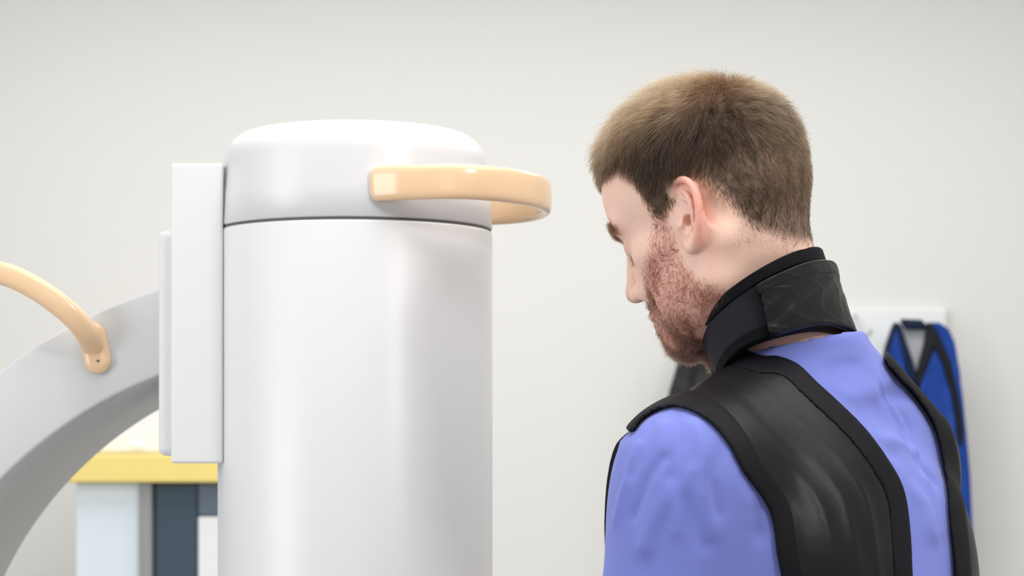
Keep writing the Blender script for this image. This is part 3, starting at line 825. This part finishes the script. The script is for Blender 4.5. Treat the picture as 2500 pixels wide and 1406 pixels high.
def pl2(P): P = np.atleast_2d(P); return np.stack([(P - TM) @ e1, (P - TM) @ e2], 1)
def region(pts):
    return np.array([pl2(on_scrub(*q) if len(q) == 2 else at(q[0], q[1], q[2]))[0] for q in pts])
strapL = region([(1850, 868, 1.88), (1895, 873), (1945, 892), (1990, 935), (2045, 985), (2110, 1050), (2165, 1125), (2200, 1190), (2215, 1270), (2222, 1400, 1.84), (2222, 1700, 1.82),
                 (2000, 1700, 1.8), (1915, 1400, 1.8), (1893, 1275), (1868, 1215), (1820, 1150), (1785, 1085), (1745, 1035), (1700, 1003), (1650, 988), (1600, 995), (1560, 1022), (1535, 1050, 1.80), (1500, 1000, 1.80), (1560, 900, 1.84), (1700, 820, 1.88)])
strapR = region([(2165, 862, 2.0), (2200, 905), (2240, 955), (2280, 1030), (2303, 1110), (2316, 1190), (2322, 1270), (2325, 1400, 1.95), (2325, 1700, 1.95), (2700, 1700, 1.95), (2700, 800, 1.95), (2300, 780, 2.0)])

VSC, VFW = 0.085, 0.195
def vest_region(p):
    u_ = pl2(p); q = toT(p)
    back = np.minimum(poly2(u_, strapL), np.where(q[:, 1] < -0.02, poly2(u_, strapR), 1.0))
    sc_ = VSC - np.linalg.norm(np.stack([q[:, 1], (q[:, 2] - 0.06) * 0.9], 1), axis=1)
    fr = np.maximum(np.abs(q[:, 1]) - VFW, sc_)
    k = q[:, 0] - 0.035                                     # front of the trunk: one full panel; back: two straps
    return np.minimum(smax(back, k, 0.004), smax(fr, -k, 0.004))
def smooth_closed(P, sub=4):
    n = len(P); Q_ = [P[i % n] for i in range(-1, n + 2)]
    out = []
    for i in range(1, n + 1):
        a, b, c, d = Q_[i - 1:i + 3]
        for k in range(sub):
            t = k / sub; out.append(0.5 * ((2 * b) + (-a + c) * t + (2 * a - 5 * b + 4 * c - d) * t * t + (-a + 3 * b - 3 * c + d) * t ** 3))
    return np.array(out)
strapL = smooth_closed(strapL, 3); strapR = smooth_closed(strapR, 3)
SN = grad(scrub_sdf, SVt)
disp = 0.0009 * fold_noise(SVt, 30, 21, 2)
qs_ = toT(SVt)
# soft drag folds: ridged noise, longer down the sleeve and across the upper back
rd_ = (1 - np.abs(np.sin(fold_noise(SVt, 26, 77, 2, nrm(EL - SL)) * 3.0))) ** 3
disp += 0.0022 * rd_ * sstep(qs_[:, 1], 0.12, 0.17)
rb_ = (1 - np.abs(np.sin(fold_noise(SVt, 20, 41, 2, nrm(tl * 0.8 + np.array([0, 0, 0.3]))) * 2.6))) ** 3
disp += 0.0018 * rb_ * (1 - sstep(qs_[:, 1], 0.08, 0.14))
def crease(pts, amp, wd, V):
    P_ = [on_scrub(*q) for q in pts]
    return amp * np.exp(-(polyline_d(V, P_) / wd) ** 2)
CR_ = [([(2118, 815), (2150, 930), (2210, 1050), (2265, 1180), (2300, 1300)], 0.0030, 0.0045),      # raglan seam
       ([(2125, 805), (2160, 925), (2220, 1045), (2275, 1175), (2312, 1300)], -0.0022, 0.006),
       ([(1990, 1010), (2070, 1050), (2140, 1075)], 0.003, 0.010), ([(1980, 960), (2060, 975), (2130, 965)], 0.004, 0.014),
       ([(2120, 1070), (2180, 1075), (2230, 1100)], 0.004, 0.008), ([(2125, 1095), (2185, 1110)], -0.003, 0.008),
       ([(2150, 860), (2180, 900), (2190, 950)], -0.004, 0.010), ([(2170, 850), (2215, 900)], 0.004, 0.010),
       ([(2240, 950), (2200, 965), (2160, 965)], -0.003, 0.008), ([(1880, 850), (1950, 830), (2050, 825), (2110, 840)], 0.003, 0.007),
       ([(1900, 880), (1990, 870), (2080, 880)], -0.003, 0.012),
       ([(2220, 1090), (2250, 1140), (2290, 1180)], -0.004, 0.009), ([(2190, 1160), (2250, 1230), (2270, 1300)], 0.004, 0.010),
       ([(1648, 1010), (1655, 1080), (1640, 1160), (1680, 1240), (1720, 1330)], -0.0032, 0.0060), ([(1625, 1040), (1622, 1140), (1600, 1230), (1570, 1330)], 0.0030, 0.0085),
       ([(1700, 1030), (1722, 1110), (1715, 1200), (1740, 1300)], 0.0028, 0.0075), ([(1560, 1090), (1535, 1170), (1505, 1270)], 0.0026, 0.0060),
       ([(1765, 1080), (1735, 1160), (1755, 1250)], -0.0026, 0.0060), ([(1790, 1100), (1805, 1180), (1840, 1260)], 0.0024, 0.0090),
       ([(1620, 1120), (1580, 1175), (1548, 1260)], -0.0032, 0.0055), ([(1645, 1190), (1600, 1270), (1580, 1340)], 0.0028, 0.0070),
       ([(1590, 1040), (1560, 1120), (1545, 1160)], -0.0020, 0.0050), ([(1690, 1150), (1660, 1220), (1650, 1300)], 0.0022, 0.0060),
       ([(1870, 1225), (1850, 1250), (1860, 1300)], -0.0045, 0.0080)]
for pts, am, wd in CR_: disp += crease(pts, am, wd, SVt)
edge = sstep(-np.abs(neck_hole(SVt)), -0.022, -0.004)
under = sstep(vest_region(SVt), 0.000, 0.016)           # flat where the vest presses on the cotton
disp = disp * under - 0.0008 * (1 - under)
SVd = SVt + SN * (disp * (1 - 0.8 * edge))[:, None]
scrub = mesh_np('scrub_top', SVd, SQ, M_scrub); parent_keep(scrub, man)
def trouser(p):
    d = legs_sdf(p, 0.022) - 0.012
    return smax(smax(d, p[:, 2] - (PEL[2] + 0.02), 0.004), 0.07 - p[:, 2], 0.004)
V, Q = surface(trouser, (0.10, 1.50, 0.04), (0.72, 2.16, 1.02), 0.009, 2)
o = mesh_np('scrub_trousers', V, Q, M_scrub); parent_keep(o, man)
for s in (1, -1):
    an = PEL + tl * s * 0.09 + np.array([0, 0, -0.04]) + tf * -0.01 + np.array([0, 0, -0.83]); an[2] = 0
    def shoe(p, an=an):
        q = p - an; x = q @ tf; y = q @ tl; z = q[:, 2]
        c = np.stack([x, y, z], 1)
        d = smin(ell(c, (0.03, 0, 0.045), (0.075, 0.045, 0.055)), ell(c, (0.12, 0, 0.03), (0.085, 0.048, 0.04)), 0.03)
        return smax(d, -z, 0.004)
    V, Q = surface(shoe, an + np.array([-0.25, -0.25, -0.02]), an + np.array([0.25, 0.25, 0.16]), 0.005, 2)
    o = mesh_np('shoe', V, Q, M_shoe); parent_keep(o, man)

# ------------------------------------------------------------------ black apron vest
def vest_body(p):
    q = toT(p)
    d = torso_sdf(p) - 0.0175
    sh = None
    for S_ in (SL, SR):
        e = ell(p, S_ + np.array([0, 0, -0.035]), (0.0732, 0.0732, 0.0885))
        sh = e if sh is None else np.minimum(sh, e)
    d = smin(d, sh, 0.035)
    fr = ell(np.stack([q[:, 0], np.abs(q[:, 1]), q[:, 2]], 1), (0.074, 0, -0.15), (0.128, 0.19, 0.22))
    d = smin(d, fr, 0.03)
    return smin(d, scrub_base(p) - 0.0028, 0.003)
def vest_sdf(p):
    d = vest_body(p)
    d = smax(d, vest_region(p), 0.006)
    d = smax(d, -(torso_sdf(p) + 0.004), 0.003)
    return smax(d, PEL[2] - 0.25 - p[:, 2], 0.005)
V, Q = surface(vest_sdf, (-0.05, 1.62, 0.90), (0.68, 2.30, 1.56), 0.0038, 3)
N = grad(vest_sdf, V)
# gathers that run along the strap
sdir = nrm(on_scrub(2120, 1200) - on_scrub(1780, 920)); cdir = nrm(np.cross(sdir, VC))
uc = V @ cdir; us = V @ sdir - on_scrub(1780, 920) @ sdir
OUT_ = [on_scrub(*q) for q in [(1600, 998), (1650, 990), (1700, 1003), (1745, 1035), (1785, 1085), (1820, 1150), (1868, 1215), (1893, 1275), (1915, 1380)]]
INN_ = [on_scrub(*q) for q in [(1860, 875), (1895, 873), (1945, 892), (1990, 935), (2045, 985), (2110, 1050), (2165, 1125), (2200, 1190), (2215, 1270), (2222, 1380)]]
do_ = polyline_d(V, OUT_); di_ = polyline_d(V, INN_); vv = do_ / (do_ + di_ + 1e-6)
us = V @ nrm(np.array([0.35, 0, -1.0])) - on_scrub(1800, 930) @ nrm(np.array([0.35, 0, -1.0]))
ph_ = vv * math.pi * 6.5 + 0.45 * fold_noise(V, 14, 5, 1) + 0.5 * np.sin(us * 17)
backf = sstep(-toT(V)[:, 0], -0.045, -0.02) * (toT(V)[:, 1] > -0.06)
g = (1 - np.abs(np.sin(ph_))) ** 1.2 * 0.0034 * (0.12 + 0.88 * sstep(us, 0.03, 0.12)) * (0.7 + 0.3 * fold_noise(V, 25, 9, 1)) * backf
g += 0.0010 * fold_noise(V, 55, 31, 2, sdir)
inner = sstep(-vest_region(V), 0.013, 0.034)
V = V + N * (g * inner)[:, None]
vest = mesh_np('apron_vest', V, Q, M_nylon); parent_keep(vest, man)
def bind_sdf(p):
    r = vest_region(p)
    d = vest_body(p) - 0.0014
    d = smax(d, np.abs(r + 0.007) - 0.009, 0.003)
    d = smax(d, -(vest_body(p) + 0.010), 0.002)
    d = smax(d, 1.05 - p[:, 2], 0.005)
    return d
V, Q = surface(bind_sdf, (-0.05, 1.62, 1.03), (0.68, 2.30, 1.56), 0.0023, 2)
o = mesh_np('vest_binding', V, Q, M_bind); parent_keep(o, man)

# ------------------------------------------------------------------ neck collar
def ring_frame(efz, enz):
    f_ = nrm(np.array([-0.70, 0.50, efz])); n_ = nrm(np.array([-0.54, -0.84, enz])); return f_, nrm(n_ - f_ * (n_ @ f_))
RT0 = (*ring_frame(-0.575, -0.117), at(1864, 708, 1.9454), 0.0728, 0.0615, 0.0775)      # top edge: axes, centre, half lengths front / rear / side
RT1 = (*ring_frame(-0.584, 0.137), at(1916, 888, 1.951), 0.0614, 0.0625, 0.0795)        # bottom edge
def ringp(phi, t, rad):
    """phi 0 front, 90 near side, 180 back; t 0 top edge, 1 bottom edge"""
    pts = []
    for f_, n_, c, Af, Ar, B in (RT0, RT1):
        cf = 0.5 + 0.5 * math.tanh(math.cos(phi) * 3); A = Af * cf + Ar * (1 - cf)
        pts.append(c + f_ * (A + rad - 0.004) * math.cos(phi) + n_ * (B + rad - 0.004) * math.sin(phi))
    return pts[0] * (1 - t) + pts[1] * t
def crumple(phi, t):
    return (math.sin(5 * phi + 9 * t + 1.5 * math.sin(7 * t + 3 * phi)) + 0.8 * (1 - abs(math.sin(8 * phi - 6 * t + 1.2 * math.sin(9 * t)))) ** 3 * 1.6
            + 0.5 * math.sin(17 * phi + 13 * t + 2 * math.sin(11 * t)))
def collar_piece(name, phis, tfun, off, thick, m, parent, rolls=8, nt_=14, wav=0.0):
    rings = []
    close = abs(phis[-1] - phis[0]) > 6.2
    ph = phis[:-1] if close else phis
    for phi in ph:
        t0, t1 = tfun(phi); r = []
        for k in range(nt_): t = t0 + (t1 - t0) * k / (nt_ - 1); r.append((t, off + thick / 2 + wav * crumple(phi, t)))
        for k in range(1, rolls): a_ = math.pi / 2 * (1 - 2 * k / rolls); r.append((t1 + 0.03 * math.cos(a_), off + thick / 2 * math.sin(a_) + wav * math.sin(9 * phi + 7 * t1)))
        for k in range(nt_): t = t1 + (t0 - t1) * k / (nt_ - 1); r.append((t, off - thick / 2 + wav * math.sin(9 * phi + 7 * t)))
        for k in range(1, rolls): a_ = -math.pi / 2 * (1 - 2 * k / rolls); r.append((t0 - 0.03 * math.cos(a_), off + thick / 2 * math.sin(a_) + wav * math.sin(9 * phi + 7 * t0)))
        rings.append([ringp(phi, t, rad) for t, rad in r])
    if close: rings.append(rings[0])
    V_, F_ = loft(rings, True, not close)
    o_ = mesh_obj(name, V_, F_, m); parent_keep(o_, parent); return o_
full = list(np.linspace(0, 2 * math.pi, 145))
D = math.radians
def lowcut(p): a_ = (p - D(88)) / D(34); return 0.11 * math.exp(-a_ * a_)
collar = collar_piece('neck_collar', full, lambda p: (0.0, 1.0 - lowcut(p)), 0.0, 0.009, M_collar, man)
collar_piece('collar_trim', full, lambda p: (-0.03, 0.13), 0.001, 0.0115, M_bind, collar)
collar_piece('collar_trim', full, lambda p: (0.86 - lowcut(p), 1.02 - lowcut(p)), 0.001, 0.0115, M_bind, collar)
def tabcut(p): return 0.05 * math.exp(-((p - D(119)) / D(4)) ** 2)
collar_piece('fastening_tab', list(np.linspace(D(119), D(222), 90)), lambda p: (0.24, 1.02 - tabcut(p)), 0.009, 0.008, M_tab, collar, nt_=40, wav=0.0006)
collar_piece('tab_hem', list(np.linspace(D(117), D(222), 60)), lambda p: (0.21, 0.34), 0.0105, 0.008, M_tab, collar, wav=0.0004)

for o_ in bpy.data.objects:
    if o_.parent is None: continue
    n_ = o_.name.split('.')[0]; par = o_.parent.name.split('.')[0]
    lab = {'worktop': 'yellow cabinet top edge', 'post': 'grey post', 'grab_handle': 'peach plastic loop handle', 'handle_bar': 'peach plastic grab bar', 'handle_foot': 'peach oval mounting foot',
           'seam_ring': 'thin dark seam', 'arm_inner_track': 'darker grey underside of the curved arm', 'curved_arm': 'light grey curved arm', 'lining': 'pale grey lining', 'neck_collar': 'black padded neck collar',
           'fastening_tab': 'black nylon fastening tab', 'scrub_top': 'periwinkle blue scrub top', 'apron_vest': 'black nylon apron vest', 'hair': 'short brown hair', 'beard': 'short reddish brown beard',
           'hook': 'steel hook', 'grey_edging': 'grey edging'}.get(n_)
    if lab: o_['label'] = lab
doors = [o_ for o_ in cab.children if o_.name.startswith('door')]
for o_, l_ in zip(sorted(doors, key=lambda x: x.name), ('pale blue door', 'dark slate door', 'slate grey door')): o_['label'] = l_
